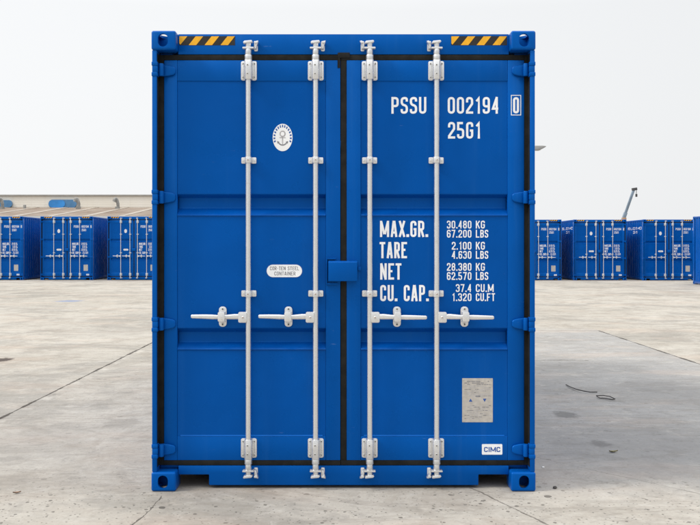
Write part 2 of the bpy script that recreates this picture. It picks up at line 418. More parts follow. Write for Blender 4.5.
def build_container():
    root = empty('shipping_container', (-.0095, D0, 0), 'large blue shipping container filling the middle of the yard, closed doors with white locking bars', 'shipping container', KIND)
    cm = casting_mesh()
    for fx in (1, -1):
        for fy in (0, 1):
            for fz in (0, 1):
                me = cm.copy()
                M = Matrix.Translation((-WC, 0, 0))
                if fz: M = Matrix.Translation((0, 0, HC)) @ Matrix.Diagonal((1, 1, -1, 1)) @ M
                if fy: M = Matrix.Translation((0, LC, 0)) @ Matrix.Diagonal((1, -1, 1, 1)) @ M
                if fx < 0: M = Matrix.Diagonal((-1, 1, 1, 1)) @ M
                me.transform(M)
                if M.determinant() < 0: me.flip_normals()
                link(bpy.data.objects.new('corner_casting', me), root)
    zb, zt = .122, HC - .122
    for s in (-1, 1):
        b = MB()                                   # door-end post: outer flange, return and inner channel behind the seal
        b.box(s * (WC - .004), s * (WC - .034), .010, .150, zb, zt)
        b.box(s * (WC - .034), s * (WC - .115), .119, .150, zb, zt)
        b.build('corner_post', BLUE_FRAME, root, .004)
        b = MB(); b.box(s * (WC - .004), s * (WC - .10), LC - .14, LC - .01, zb, zt)
        b.build('corner_post', BLUE_FRAME, root, .006)
        # corrugated side
        pts, y, ph = [], .156, 0
        while y < LC - .145:
            pts.append((y, ph)); y += (.072, .068, .070, .068)[len(pts) % 4]
            ph = (0, 0, 1, 1)[(len(pts)) % 4]
        prof = [(p, s * (WC - .006 - .036 * f)) for p, f in pts]
        poly = [(x, yy) for yy, x in prof] + [(s * (WC - .060), prof[-1][0]), (s * (WC - .060), prof[0][0])]
        b = MB(); b.prism(poly, .165, HC - .075, 'z'); sw = b.build('side_wall', BLUE, root, smooth=0)
        def surf(yq):
            for (a, xa), (c, xc) in zip(prof, prof[1:]):
                if a <= yq <= c: return xa + (xc - xa) * (yq - a) / (c - a)
            return s * (WC - .006)
        lb = MB()                                  # number on the side, read with its right end towards the doors or the far end
        if s < 0: pl = lambda u, z, l: (surf(.35 + 2.0 - u) - .002 - l, .35 + 2.0 - u, z)
        else: pl = lambda u, z, l: (surf(LC - 2.35 + u) + .002 + l, LC - 2.35 + u, z)
        for word, u0, u1, z0 in (('PSSU', 0, .62, 2.44), ('002194', .82, 1.74, 2.44), ('0', 1.88, 2.0, 2.44), ('25G1', .82, 1.42, 2.25)):
            lb = MB(); text_into(lb, word, u0, u1, z0, z0 + .12, pl, step=.015); lb.build('lettering', WHITE, sw, smooth=0)
        b = MB(); b.box(s * (WC - .002), s * (WC - .062), .178, LC - .178, HC - .075, HC - .008); b.build('top_rail', BLUE_FRAME, root, .004)
        b = MB(); b.box(s * (WC - .002), s * (WC - .05), .178, LC - .178, .035, .165)
        b.build('bottom_rail', BLUE_FRAME, root, .004)
    b = MB()                                       # ribbed roof sheet
    pts, y, i = [], .206, 0
    while y < LC - .18:
        pts.append((y, HC - .012 - (0, .018, .018, 0)[i % 4])); y += (.03, .07, .03, .09)[i % 4]; i += 1
    b.prism(pts + [(pts[-1][0], HC - .05), (pts[0][0], HC - .05)], -WC + .063, WC - .063, 'x'); b.build('roof', BLUE, root, smooth=0)
    b = MB(); pts, x, i = [], -WC + .102, 0          # corrugated far end
    while x < WC - .10:
        pts.append((x, LC - .03 - (0, .045, .045, 0)[i % 4])); x += (.05, .07, .05, .07)[i % 4]; i += 1
    b.prism(pts + [(pts[-1][0], LC - .10), (pts[0][0], LC - .10)], .17, HC - .13, 'z'); b.build('end_wall', BLUE, root, smooth=0)
    MB().box(-WC + .16, WC - .16, LC - .16, LC - .02, HC - .129, HC - .012).build('end_rail', BLUE_FRAME, root, .004)
    MB().box(-WC + .16, WC - .16, LC - .14, LC - .02, .05, .169).build('end_rail', BLUE_FRAME, root, .004)
    b = MB().box(-WC + .052, WC - .052, .205, LC - .165, .135, .168)
    for i in range(18): b.box(-WC + .052, WC - .052, .42 + i * .30, .47 + i * .30, .045, .134)
    b.build('floor', WOOD, root)

    # header above the doors
    zt0, zt1 = mz(54.3, FY), mz(34.2, FY)
    b = MB().box(-WC + .157, WC - .157, FY, .205, zt0, zt1)
    b.box(-WC + .0365, -WC + .1565, .119, .205, zt0 + .01, HC - .123); b.box(WC - .0365, WC - .1565, .119, .205, zt0 + .01, HC - .123)
    hd = b.build('door_header', BLUE_FRAME, root, .004)
    for xa, xb in ((179.2, 235), (451.2, 507)):
        x0, x1 = mx(xa, FY), mx(xb, FY); z0, z1 = mz(45.3, FY), mz(36.2, FY); h = z1 - z0
        b = MB(); b.box(x0, x1, FY - .0012, FY + .002, z0, z1); b.cur = 1
        def para(a, c, a2, c2):                     # yellow bar clipped to the strip
            b.prism([(a, z0 + .001), (c, z0 + .001), (c2, z1 - .001), (a2, z1 - .001)], FY - .002, FY - .0005)
        L = x1 - x0
        b.prism([(x0 + .001, z0 + .012), (x0 + .001, z1 - .001), (x0 + .052, z1 - .001), (x0 + .008, z0 + .004)], FY - .002, FY - .0005)
        for f in (.17, .455, .74):
            a = x0 + L * f; para(a, a + L * .135, a + L * .125, min(a + L * .26, x1 - .001))
        b.build('hazard_sticker', [BLACKV, YELLOW], hd, smooth=0)

    # sill with two fork notches
    zs1, zs0, zn = mz(465.6, FY), mz(485.2, FY), mz(474.6, FY)
    n0, n1 = mx(209, FY), mx(478.5, FY)
    xo = WC - .157
    b = MB().prism([(-xo, zs1), (-xo, zn), (n0, zn), (n0, zs0), (n1, zs0), (n1, zn), (xo, zn), (xo, zs1)], FY, .21)
    b.box(-xo - .001, -WC + .0365, .119, .2, .1235, zs1 - .002); b.box(xo + .001, WC - .0365, .119, .2, .1235, zs1 - .002)
    b.build('door_sill', BLUE_FRAME, root, .004)

    # doors
    edges = {'l': (164.0, 177.2, 325.8, 340.4), 'r': (346.6, 360.8, 507.6, 524.2)}
    zT, zPt, zPb, zB = mz(60.2, FY), mz(81, FY), mz(436.3, FY), mz(460.3, FY)
    doors = {}
    for side, (a, p0, p1, e) in edges.items():
        xa, xp0, xp1, xe = (mx(v, FY) for v in (a, p0, p1, e))
        b = MB()
        PY = FY + .007
        b.box(xa, xp0, FY, FY + .05, zB, zT); b.box(xp1, xe, FY, FY + .05, zB, zT)
        b.box(xp0, xp1, FY + .0006, FY + .05, zPt, zT); b.box(xp0, xp1, FY + .0006, FY + .05, zB, zPb)
        dr = b.build('door', BLUE_FRAME, root, .0035, 2)
        doors[side] = dr
        k = .054
        pr = [(PY, zPb)]
        for lo, l2, u2, up in ((348.6, 342.0, 331.6, 328.2), (214.8, 208.4, 197.8, 194.4)):
            pr += [(PY, mz(lo + 2.2, PY)), (PY - .0085, mz(lo + .7, PY)), (PY + .003, mz(lo - 1.2, PY)), (PY + k, mz(l2, PY + k), 1), (PY + k, mz(u2, PY + k), 1), (PY, mz(up, PY), 1)]  # lower lip added proud of the panel to draw a bright edge line
        pr += [(PY, zPt)]
        pr = [(p.x, p.y) for p in fillet(pr, 0, .007)]     # pressed bends have a radius
        poly = pr + [(p[0] + .004, p[1]) for p in reversed(pr)]
        b = MB().prism(poly, xp0 + .0008, xp1 - .0008, 'x')
        b.build('door_panel', BLUE, dr, smooth=40)
        # weld lip under the panel, catches the light
        b = MB().prism([(PY - .0066, zPb + .0005), (PY + .001, zPb + .009), (PY + .001, zPb + .0005)], xp0 + .02, xp1 - .02, 'x'); b.build('weld_bead', BLUE_FRAME, dr, smooth=0)
        # rubber seal
        b = MB(); g0, g1 = FY + .004, FY + .035
        o0 = mx(157.6, .1) if side == 'l' else xe + .0005; o1 = xa - .0005 if side == 'l' else mx(530.6, .1)
        b.box(o0, o1, g0, g1, mz(465.2, FY), mz(54.8, FY))
        shade_lipx = -(WC - .0345) if side == 'l' else WC - .0345        # black lip hides the post's inner wall, standing in for its shade
        b.box(shade_lipx, o0 - .0003 if side == 'l' else o1 + .0003, .022, g1, mz(465.2, FY), mz(54.8, FY))
        ix = (o1 + .0004, mx(340.6, FY)) if side == 'l' else (mx(341, FY), o0 - .0004)
        b.box(ix[0], ix[1], g0 - .003, g1, zT + .0006, mz(54.8, FY)); b.box(ix[0], ix[1], g0 - .003, g1, mz(465.2, FY), zB - .0006)
        if side == 'r':
            b.box(mx(340.8, FY), xa - .0005, g0 - .002, g1, zB - .0002, zT + .0002)
            b.box(mx(338.2, FY), mx(349.8, FY), g0 - .008, g0 - .004, mz(58, FY), mz(52.6, FY))
        else:
            b.box(mx(337.6, FY), mx(340.2, FY), FY - .004, FY - .0004, mz(68, FY), mz(53, FY))
        b.build('door_seal', RUBBER, dr, .006, 3)
        # hinges
        s = -1 if side == 'l' else 1
        for py in (71, 197.6, 323.6, 449):
            zc = mz(py, FY); xo_ = s * (WC - .001)
            tip = mx(176, FY) if side == 'l' else mx(511.6, FY)
            pin = s * (WC - .052)
            b = MB()
            hh0, hh1 = .038, .027
            pl = [(pin, zc - hh0), (pin, zc + hh0), (tip + s * .045, zc + hh0 - .004), (tip + s * .012, zc + hh1), (tip, zc + hh1 - .012), (tip, zc - hh1 + .012), (tip + s * .012, zc - hh1), (tip + s * .045, zc - hh0 + .004)]
            b.prism(pl, FY - .020, FY - .0004)
            m = b.build('hinge', BLUE_FRAME, dr, .007, 3)
            b = MB()
            b.tube([(pin - s * .004, FY - .040, zc - .040), (pin - s * .004, FY - .040, zc + .040)], .0165, 16)
            b.box(pin - s * .016, pin + s * .009, FY - .038, FY - .006, zc - .034, zc + .034)
            b.box(pin + s * .0125, xo_, .006, .060, zc + .020, zc + .046); b.box(pin + s * .0125, xo_, .006, .060, zc - .046, zc - .020)
            b.box(pin + s * .0125, xo_ - s * .006, .0085, .060, zc - .0195, zc + .0195)
            me = b.build('hinge_knuckle', BLUE_FRAME, dr, .004, 2)

    # seal guard over the middle gap
    y0 = FY - .052
    b = MB().prism([(y0, mz(281.2, y0)), (y0, mz(262.3, y0)), (y0 + .012, mz(260.9, y0)), (FY - .0005, mz(260.9, y0)), (FY - .0005, mz(281.2, y0))], mx(328.3, y0), mx(357.3, y0), 'x')
    b.build('seal_guard', BLUE_FRAME, doors['r'], .003)
    b = MB().box(mx(357.6, FY), mx(361, FY), FY - .018, FY - .0005, mz(270.5, FY), mz(266.6, FY)); b.build('seal_tab', BLUE_FRAME, doors['r'], .003)
    b = MB(); ya = FY - .022
    b.box(mx(325.8, ya), mx(327.2, ya), ya, FY - .0005, mz(284.6, ya), mz(257.8, ya))
    b.box(mx(327.25, ya), mx(336, ya), ya, FY - .0005, mz(259.4, ya), mz(257.8, ya)); b.box(mx(327.25, ya), mx(338, ya), ya, FY - .0005, mz(284.6, ya), mz(283.2, ya))
    b.build('seal_frame', BLUE_FRAME, doors['l'], .0015)

    # locking bars
    RY = FY - .043
    for rx, sgn in ((248.3, -1), (315.6, -1), (369.8, 1), (436.7, 1)):
        cx = mx(rx, RY); u = D0 / F
        b = MB().tube([(cx, RY, mz(477.5, RY)), (cx, RY, mz(42.5, RY))], .0164, 20)
        bar = b.build('locking_bar', GALV, root)
        # guides at a third and two thirds of the height
        for py in (160, 293.8):
            z = mz(py, RY); b = MB()
            b.prism(rrect(cx - .048, cx + .048, z - .020, z + .020, .006, 3), FY - .008, FY - .0004)
            b.prism([(cx - .024, FY - .0085), (cx - .021, RY - .012), (cx - .012, RY - .021), (cx + .012, RY - .021), (cx + .021, RY - .012), (cx + .024, FY - .0085)], z - .019, z + .019, 'z')
            b.cur = 1; b.tube([(cx, RY - .0205, z), (cx, RY - .026, z)], [.0065, .005], 10); b.cur = 0
            for e in (-1, 1): b.tube([(cx + e * .036, FY - .008, z), (cx + e * .036, FY - .012, z)], .005, 8)
            b.build('bar_guide', [GALV_CAST, RUST], bar, .0015)
        # bearing brackets and cams at both ends
        for py, up in ((69.8, 1), (449.2, -1)):
            z = mz(py, RY); b = MB()
            b.prism(rrect(cx - .051, cx + .051, z - .062, z + .062, .012, 4), FY - .009, FY - .0004)
            for e in (-1, 1): b.prism(rrect(cx + e * .041 - .009, cx + e * .041 + .009, z - .058, z + .058, .008, 3), FY - .013, FY - .0092)
            b.prism([(cx - .026, FY - .0095), (cx - .023, RY - .014), (cx - .014, RY - .0235), (cx + .014, RY - .0235), (cx + .023, RY - .014), (cx + .026, FY - .0095)], z - .062, z + .062, 'z')
            b.cur = 1
            for dz in (-.027, .028): b.tube([(cx - .003, RY - .0232, z + dz), (cx - .003, RY - .0285, z + dz)], .0062, 10)
            for e in (-1, 1):
                for dz in (-.042, .044): b.tube([(cx + e * .036, FY - .0128, z + dz), (cx + e * .036, FY - .019, z + dz)], .0062, 8)
            b.build('bearing_bracket', [GALV_CAST, BOLT], bar, .002)
            b = MB()                                 # collar and neck
            b.tube([(cx, RY, z + up * .0625), (cx, RY, z + up * .094)], .0235, 18); b.tube([(cx, RY, z + up * .0945), (cx, RY, z + up * .132)], .0195, 16)
            b.build('collar', GALV, bar, .002)
            zc = z + up * .137
            b = MB()                                 # cam: two hooked teeth around the keeper
            b.prism(rrect(cx - .036, cx + .036, zc - .0055, zc + .0055, .004, 3), RY - .018, RY + .026)
            t = up * .036
            b.prism([(cx - .029, zc + t - .009), (cx + .020, zc + t - .004), (cx + .028, zc + t + .004), (cx + .022, zc + t + .012), (cx - .023, zc + t + .008), (cx - .031, zc + t)], RY - .020, RY + .022)
            b.prism(rrect(cx - .010, cx + .010, zc + min(0, t) + .0056, zc + max(0, t) - .004, .004, 2), RY - .014, RY + .02)
            b.build('cam', GALV_CAST, bar, .002)
            kx = cx - sgn * .045
            b = MB()                                 # keeper on the frame
            b.prism(rrect(kx - .012, kx + .012, zc + t * .5 - .030, zc + t * .5 + .030, .006, 3), FY - .007, FY - .0004)
            b.prism([(kx - .006, zc - up * .004), (kx + .006, zc - up * .004), (kx + .010, zc + t * .5), (kx + .007 - sgn * .012, zc + t + up * .012), (kx - .007 - sgn * .012, zc + t + up * .010), (kx - .004, zc + t * .5)], RY - .006, FY - .0075)
            b.prism(rrect(kx - sgn * .002 - .010, kx - sgn * .002 + .010, zc + t * .98 - .007, zc + t * .98 + .007, .004, 3), RY - .016, RY - .0065)
            b.build('cam_keeper', GALV_CAST, bar, .002)
        # handle with its hub
        zh = mz(317.2, RY)
        def hx(d): return cx + sgn * d * u
        b = MB()
        h0, h1 = sorted((hx(1.2), hx(9.9)))
        b.prism(rrect(h0, h1, zh - .034, zh + .034, .010, 4), RY - .018, RY + .020)
        hy = RY - .010
        def bar_sec(stations):
            vs, fs = [], []
            for (d, zz, hgt, yy, th) in stations:
                x = hx(d)
                vs += [(x, yy - th, zz - hgt * .55), (x, yy - th, zz + hgt * .55), (x, yy - th * .4, zz + hgt), (x, yy + th, zz + hgt), (x, yy + th, zz - hgt), (x, yy - th * .4, zz - hgt)]
            m = len(stations)
            for i in range(m - 1):
                for k_ in range(6): fs.append((i * 6 + k_, i * 6 + (k_ + 1) % 6, (i + 1) * 6 + (k_ + 1) % 6, (i + 1) * 6 + k_))
            fs.append(tuple(range(6))); fs.append(tuple(range(6 * m - 1, 6 * m - 7, -1)))
            b.add(vs, fs)
        dz = -.004 if sgn > 0 else .003
        bar_sec([(9.5, zh + .004, .017, hy, .008), (14, zh + .004, .0175, hy, .008), (21, zh + .002, .015, hy - .004, .008), (27, zh + .001, .013, hy - .010, .0075), (36, zh + dz * .4 + .002, .0155, hy - .012, .0075),
                 (46, zh + dz * .8 + .003, .014, hy - .012, .007), (56.2, zh + dz + .003, .0125, hy - .012, .0065), (57.3, zh + dz + .003, .008, hy - .012, .004)])
        b.cur = 1; b.tube([(hx(5.2), RY - .018, zh), (hx(5.2), RY - .023, zh)], [.008, .006], 12)
        b.build('handle', [GALV_CAST, RUST], bar, .0025)
        # catch that holds the handle flat on the door
        cc = hx(27.6 if abs(rx - 437) > 5 else 28.6)
        if rx < 300 and sgn < 0: cc = hx(26.4)
        b = MB()
        b.prism(rrect(cc - .025, cc + .025, zh - .064, zh + .066, .022, 6), FY - .012, FY - .0004)
        b.box(cc - .019, cc + .019, RY + .004, FY - .0125, zh - .034, zh - .022)
        b.prism(rrect(cc - .022, cc + .022, zh - .026, zh + .036, .010, 4), RY - .046, RY - .034)
        b.box(cc - .019, cc + .019, RY - .0335, FY - .0125, zh + .022, zh + .033)
        b.cur = 1
        for dz_ in (-.048, .050): b.tube([(cc, FY - .0118, zh + dz_), (cc, FY - .020, zh + dz_)], .0085, 10)
        b.build('handle_catch', [GALV_CAST, BOLT], bar, .0025)

    # writing on the right door
    py_ = FY + .007
    def on(yf): return lambda x, z, l: (x, yf - .0012 - l, z)
    def write(name, rows, yf, parent, mat=WHITE, weight=.155, ratio=.44):
        for t, xa, xb, ya, yb in rows:                   # every word or figure is its own decal
            b = MB(); text_into(b, t, mx(xa, yf), mx(xb, yf), mz(yb, yf), mz(ya, yf), on(yf), weight, ratio)
            b.build(name, mat, parent, smooth=0)
    dR, dL = doors['r'], doors['l']
    write('identification_lettering', [('PSSU', 391.4, 426.3, 97, 113.7), ('002194', 447.7, 499, 97, 113.7), ('25G1', 448, 480.8, 122, 138.6)], py_, dR, weight=.134)
    b = MB(); text_into(b, '0', mx(513, FY), mx(519, FY), mz(113.4, FY), mz(97.2, FY), on(FY), .134)
    x0, x1, z0, z1 = mx(510.9, FY), mx(521.1, FY), mz(115.4, FY), mz(95, FY); t = .0048
    for bx in ((x0, x1, z0, z0 + t), (x0, x1, z1 - t, z1), (x0, x0 + t, z0 + t, z1 - t), (x1 - t, x1, z0 + t, z1 - t)):
        b.add([(bx[0], FY - .0012, bx[2]), (bx[1], FY - .0012, bx[2]), (bx[1], FY - .0012, bx[3]), (bx[0], FY - .0012, bx[3])], [(0, 1, 2, 3)])
    b.build('check_digit', WHITE, dR, smooth=0)
    write('weight_headings', [('MAX.GR.', 380, 427.8, 220.8, 237), ('TARE', 379.6, 407, 242, 258.2), ('NET', 380.2, 401.4, 263.3, 279.6), ('CU. CAP.', 380.2, 428.4, 285, 301.2)], py_, dR, weight=.134)
    rows = []
    for i, (n1, u1, l1, n2, u2, l2, r1, r2) in enumerate((('30.480', 'KG', 446.9, '67.200', 'LBS', 446.9, 484.8, 488.2), ('2.100', 'KG', 451.8, '4.630', 'LBS', 451.8, 484.8, 488.2), ('28.380', 'KG', 446.9, '62.570', 'LBS', 446.9, 484.8, 488.2), ('37.4', 'CU.M', 455.8, '1.320', 'CU.FT', 452.0, 493.6, 495))):
        ya = 220.7 + i * 21.15
        rows += [(n1, l1, 471.4, ya, ya + 7.8), (u1, 475.8, r1, ya, ya + 7.8), (n2, l2, 471.4, ya + 9.1, ya + 16.9), (u2, 475.8, r2, ya + 9.1, ya + 16.9)]
    write('weight_figures', rows, py_, dR, weight=.145)

    # stickers
    def flat(b, pts, y): b.add([(p[0], y, p[1]) for p in pts], [tuple(range(len(pts)))])
    cx, cz = mx(282.6, py_), mz(137.5, py_); k = (D0 + py_) / F
    b = MB(); yy = py_ - .0018
    b.cur = 2; b.prism(ellipse(cx, cz, 9.9 * k, 13.7 * k), py_ - .0014, py_ + .001)
    for i in range(15):                              # lettering ring, too small to read
        a = R(200 - i * 15.7); r0 = .80; w = R(4.6)
        p = [(cx + 9.9 * k * f * math.cos(a + g), cz + 13.7 * k * f * math.sin(a + g)) for f, g in ((.74, -w), (.93, -w * .8), (.93, w * .8), (.74, w))]
        b.cur = 0; flat(b, p, yy)
    b.cur = 1
    flat(b, ellipse(cx, cz + 3.6 * k, 3.1 * k, 3.3 * k, 24), yy); b.cur = 2; flat(b, ellipse(cx, cz + 3.6 * k, 1.9 * k, 2.0 * k, 20), yy - .0003); b.cur = 1
    flat(b, [(cx - .5 * k, cz - 8 * k), (cx + .5 * k, cz - 8 * k), (cx + .5 * k, cz + 1 * k), (cx - .5 * k, cz + 1 * k)], yy - .0002)
    flat(b, [(cx - 3 * k, cz - .6 * k), (cx + 3 * k, cz - .6 * k), (cx + 3 * k, cz + .2 * k), (cx - 3 * k, cz + .2 * k)], yy - .0004)
    arc = [(cx + 5 * k * math.cos(R(a)), cz - 3.2 * k + 4.9 * k * math.sin(R(a))) for a in range(200, 341, 10)]
    arc2 = [(cx + 4 * k * math.cos(R(a)), cz - 3.0 * k + 4.0 * k * math.sin(R(a))) for a in range(340, 199, -10)]
    b.cur = 3; flat(b, arc + arc2, yy - .0006)
    for e in (-1, 1): flat(b, [(cx + e * 5.6 * k, cz - 3.6 * k), (cx + e * 3.2 * k, cz - 4.3 * k), (cx + e * 4.9 * k, cz - 6.2 * k)], yy - .0008)
    st = b.build('anchor_emblem', [STICK_BLUE, PALE_INK, WHITE, INK], dL, smooth=0); st['label'] = 'white oval sticker with a grey anchor'
    b = MB().prism(rrect(mx(266.2, py_), mx(302.6, py_), mz(277.6, py_), mz(264.2, py_), 6.6 * k, 8), py_ - .001, py_ + .001)
    b.cur = 1; b.prism(rrect(mx(266.8, py_), mx(302, py_), mz(277.1, py_), mz(264.7, py_), 6.15 * k, 8), py_ - .0018, py_ - .0002); b.cur = 2
    for t, xa, xb, ya, yb in (('COR-TEN STEEL', 270, 299, 266.4, 270.2), ('CONTAINER', 274.4, 295.4, 271.6, 275.4)):
        text_into(b, t, mx(xa, py_), mx(xb, py_), mz(yb, py_), mz(ya, py_), on(py_ - .0012), .13)
    b.build('steel_label', [STICK_BLUE, WHITE, INK], dL, smooth=0)
    b = MB(); b.cur = 3; b.prism(rrect(mx(462.1, py_), mx(492.8, py_), mz(422.2, py_), mz(378.2, py_), .003, 2), py_ - .0014, py_ + .001)
    rnd = random.Random(5); yy = py_ - .0018
    for i in range(24):                              # engraved rows, too small to read
        row = 381 + i * 1.62
        if 397 < row < 404: continue
        xa = 464.5 + rnd.choice((0, .5, 2.5)); end = 491 - rnd.choice((0, 0, 2, 5, 9))
        while xa < end:
            xb = min(end, xa + rnd.uniform(1.0, 4.5)); hgt = .55 if i > 1 else .75
            if rnd.random() < .85: b.cur = 0 if i < 3 or rnd.random() < .35 else 1; flat(b, [(mx(xa, yy), mz(row + hgt, yy)), (mx(xb, yy), mz(row + hgt, yy)), (mx(xb, yy), mz(row, yy)), (mx(xa, yy), mz(row, yy))], yy)
            xa = xb + .55
    b.cur = 2
    for c, w_ in ((470.6, 1), (484.6, -1)):
        flat(b, [(mx(c - 1.8, yy), mz(400.2 + w_ * 1.5, yy)), (mx(c + 1.8, yy), mz(400.2 + w_ * 1.5, yy)), (mx(c, yy), mz(400.2 - w_ * 1.7, yy))], yy)
    b.cur = 0; flat(b, ellipse(mx(478, yy), mz(396.2, yy), 2.8 * k, .9 * k, 20), yy)
    b.cur = 4
    for xx in (463.6, 491.3):
        for zz in (379.8, 420.6): b.tube([(mx(xx, py_), py_ - .0012, mz(zz, py_)), (mx(xx, py_), py_ - .004, mz(zz, py_))], .0035, 8)
    b.build('data_plate', [INK, PALE_INK, STICK_BLUE, PLATE, GALV], dR, smooth=0)
    b = MB().prism(rrect(mx(481.9, FY), mx(502.3, FY), mz(454.6, FY), mz(444.1, FY), .005, 3), FY - .0014, FY + .001); b.cur = 1
    text_into(b, 'CIMC', mx(484, FY), mx(500.2, FY), mz(451.9, FY), mz(446.9, FY), on(FY - .0008), .2, .8)
    b.build('maker_label', [WHITE, STICK_BLUE], dR, smooth=0)
    return root

box0 = build_container()

def place(x_left, Y, label, zscale=1.0):
    """copy standing with its left door-end corner at x_left, doors at depth Y"""
    c = copy_tree(box0); c.location = (x_left + WC, Y, 0); c.scale = (1, 1, zscale); c['label'] = label
    return c
def gx(px, Y): return (px - 345) / F * Y
for px, Y, zs, lab in (
    (-29.5, 43.9, 1.01, 'distant blue container cut in two by the left edge of the picture'),
    (40.3, 43.9, 1.01, 'distant blue container standing below the whole oval blue wall sign'),
    (107.3, 43.9, 1.01, 'distant blue container whose doors run in behind the left post of the large near container'),
    (508.6, 43.6, .958, 'distant blue container mostly hidden by the right post of the large near container'),
    (573.6, 43.6, .958, 'distant blue container with fully visible doors just left of the grey crane boom'),
    (643.0, 43.4, .958, 'distant blue container with doors just right of the grey crane boom'),
): place(gx(px, Y), Y, lab, zs)
place(14.38, 33.3, 'nearer blue container at the right edge of the picture, only its sunlit side in view', .958)

# ------------------------------------------------------------------ warehouse beyond the left row
CLAD = NT('cream_cladding')
_w = CLAD.n('TexWave', wave_type='BANDS', bands_direction='Z', wave_profile='SIN'); CLAD.link(CLAD.co, _w.inputs[0]); _w.inputs['Scale'].default_value = 1.6; _w.inputs['Distortion'].default_value = .05
_c = CLAD.mix(CLAD.ramp(CLAD.noise(.12, 5), .35, .7), (.77, .73, .64), (.79, .77, .715))
_c = CLAD.mix(CLAD.math('MULTIPLY', CLAD.ramp(CLAD.noise(1, 5, .7, CLAD.vec((1.5, 1.5, .15))), .5, .75), .25), _c, (.50, .45, .37))
CLAD = CLAD.done(_c, .7, CLAD.bump(_w.outputs['Fac'], .35, .02), spec=.2)
ROOF = NT('brown_roof_sheet')
_c = ROOF.mix(ROOF.ramp(ROOF.noise(.25, 6, .7), .35, .68), (.17, .125, .095), (.26, .215, .175))
_c = ROOF.mix(ROOF.math('MULTIPLY', ROOF.ramp(ROOF.noise(1, 5, .7, ROOF.vec((2, .2, 1))), .5, .7), .4), _c, (.30, .235, .18))
ROOF = ROOF.done(_c, .8, spec=.2)
SKYL = plain('faded_skylight_sheet', (.31, .265, .215), .5, .15, .6)
GREY = plain('weathered_grey_metal', (.26, .26, .25), .6, .25, 3)
DARKCAP = plain('grey_ridge_cap', (.33, .32, .30), .6, .1, 2)
FASCIA = plain('white_gutter', (.50, .52, .54), .5, .05, 2)
wh = empty('warehouse', (-40, 84, 0), 'long cream warehouse with a brown lean-to roof behind the left containers', 'warehouse')
XL, XR = -60, 36
b = MB().box(XL, XR, 16, 46, 0, 6.86); b.build('wall', CLAD, wh, smooth=0)
b = MB().box(XL - .2, XR + .2, 15.85, 46, 6.865, 7.0); b.build('roof_edge', DARKCAP, wh)
ze, zr = 4.22, 5.66
b = MB().prism([(0, ze - .12), (15.99, zr - .12), (15.99, zr), (0, ze)], XL, XR, 'x'); lr = b.build('lean_to_roof', ROOF, wh, smooth=0)
for i in range(30):
    x = XL + 1.2 + i * 3.15
    b = MB().prism([(.1, ze + .010), (15.9, zr + .001), (15.9, zr + .022), (.1, ze + .031)], x, x + .55, 'x'); b.build('skylight', SKYL, lr, smooth=0)
b = MB().box(XL, XR, -.10, -.004, ze - .28, ze + .02); b.build('gutter', FASCIA, wh)
b = MB().box(XL + .2, XR - .2, .4, .6, 0, ze - .16); b.build('front_wall', CLAD, wh, smooth=0)
for px in (2.0, 78.3, 117.5):
    Y = 97.0; x = gx(px, Y) + 40; y = Y - 84; z = ze + (zr - ze) * y / 16; u = Y / F
    b = MB()
    b.box(x - .20, x + .20, y - .2, y + .2, z - .15, z + .22)
    b.tube([(x + .05, y, z + .2), (x + .05, y, z + .52), (x - .02, y, z + .76), (x - .14, y, z + .96)], [.15, .16, .17, .20], 14)
    b.tube([(x - .08, y - .02, z + 1.12), (x - .20, y - .02, z + .98), (x - .30, y - .02, z + .72)], [.12, .24, .22], 14)
    b.build('roof_vent', GREY, wh, .0)
b = MB().box(gx(25.3, 98) + 39.9, gx(25.3, 98) + 40.1, 13.6, 14, ze + 1.1, ze + 1.62); b.build('roof_pipe', GREY, wh, .02)

SB = plain('sign_bright_blue', (.035, .24, .62), .4, .15, 1.2); SD = plain('sign_slate_blue', (.07, .19, .36), .4, .2, 1.0)
def sign(xa, xb, ya, yb, split, label):
    Y = 99.6; x0, x1 = gx(xa, Y), gx(xb, Y); z1, z0 = EYE - (ya - 246.6) / F * Y, EYE - (yb - 246.6) / F * Y
    t = empty('wall_sign', ((x0 + x1) / 2, 99.98, (z0 + z1) / 2), label, 'sign', 'oval blue signs on the warehouse wall')
    hw, hh = (x1 - x0) / 2, (z1 - z0) / 2
    MB().prism(rrect(-hw, hw, -hh, hh, hh * .97, 8), -.22, -.02).build('sign_panel', SD, t, 0)
    w = hw * split
    MB().prism(rrect(-hw + .05, -hw + .05 + w * 2, -hh + .05, hh - .05, (hh - .05) * .96, 8), -.28, -.222).build('sign_face', SB, t, 0)
sign(48.0, 75.8, 199.6, 208.0, .58, 'long oval blue sign on the cream warehouse wall above the roof')
sign(-14.5, 11.4, 200.0, 207.6, .30, 'shorter looking oval blue sign cut off at the left edge of the picture')

# ------------------------------------------------------------------ lamp behind the near container, crane on the right
POLE = plain('galvanised_lamp_pole', (.33, .33, .32), .5, .1, 3, metal=.3)
lp = empty('street_lamp', (gx(505, 60), 60, 0), 'grey street lamp head showing past the right post of the large container', 'street lamp')
zl = EYE + (246.6 - 147.2) / F * 60
hx1 = gx(545.8, 60) - gx(505, 60)
MB().tube([(0, 0, 0), (0, 0, zl - .9), (0, 0, zl - .45), (.18, 0, zl - .2), (.5, 0, zl - .1), (hx1 - .75, 0, zl - .03)], [.11, .07, .06, .05, .045, .045], 14).build('pole', POLE, lp)
hp = [(hx1 - .95, zl - .16), (hx1 - .55, zl - .20), (hx1 - .25, zl - .12), (hx1 - .02, zl + .01), (hx1, zl + .06), (hx1 - .25, zl + .09), (hx1 - .85, zl + .09)]
lh = MB().prism(hp, -.17, .17).build('lamp_head', POLE, lp, .03, 3)
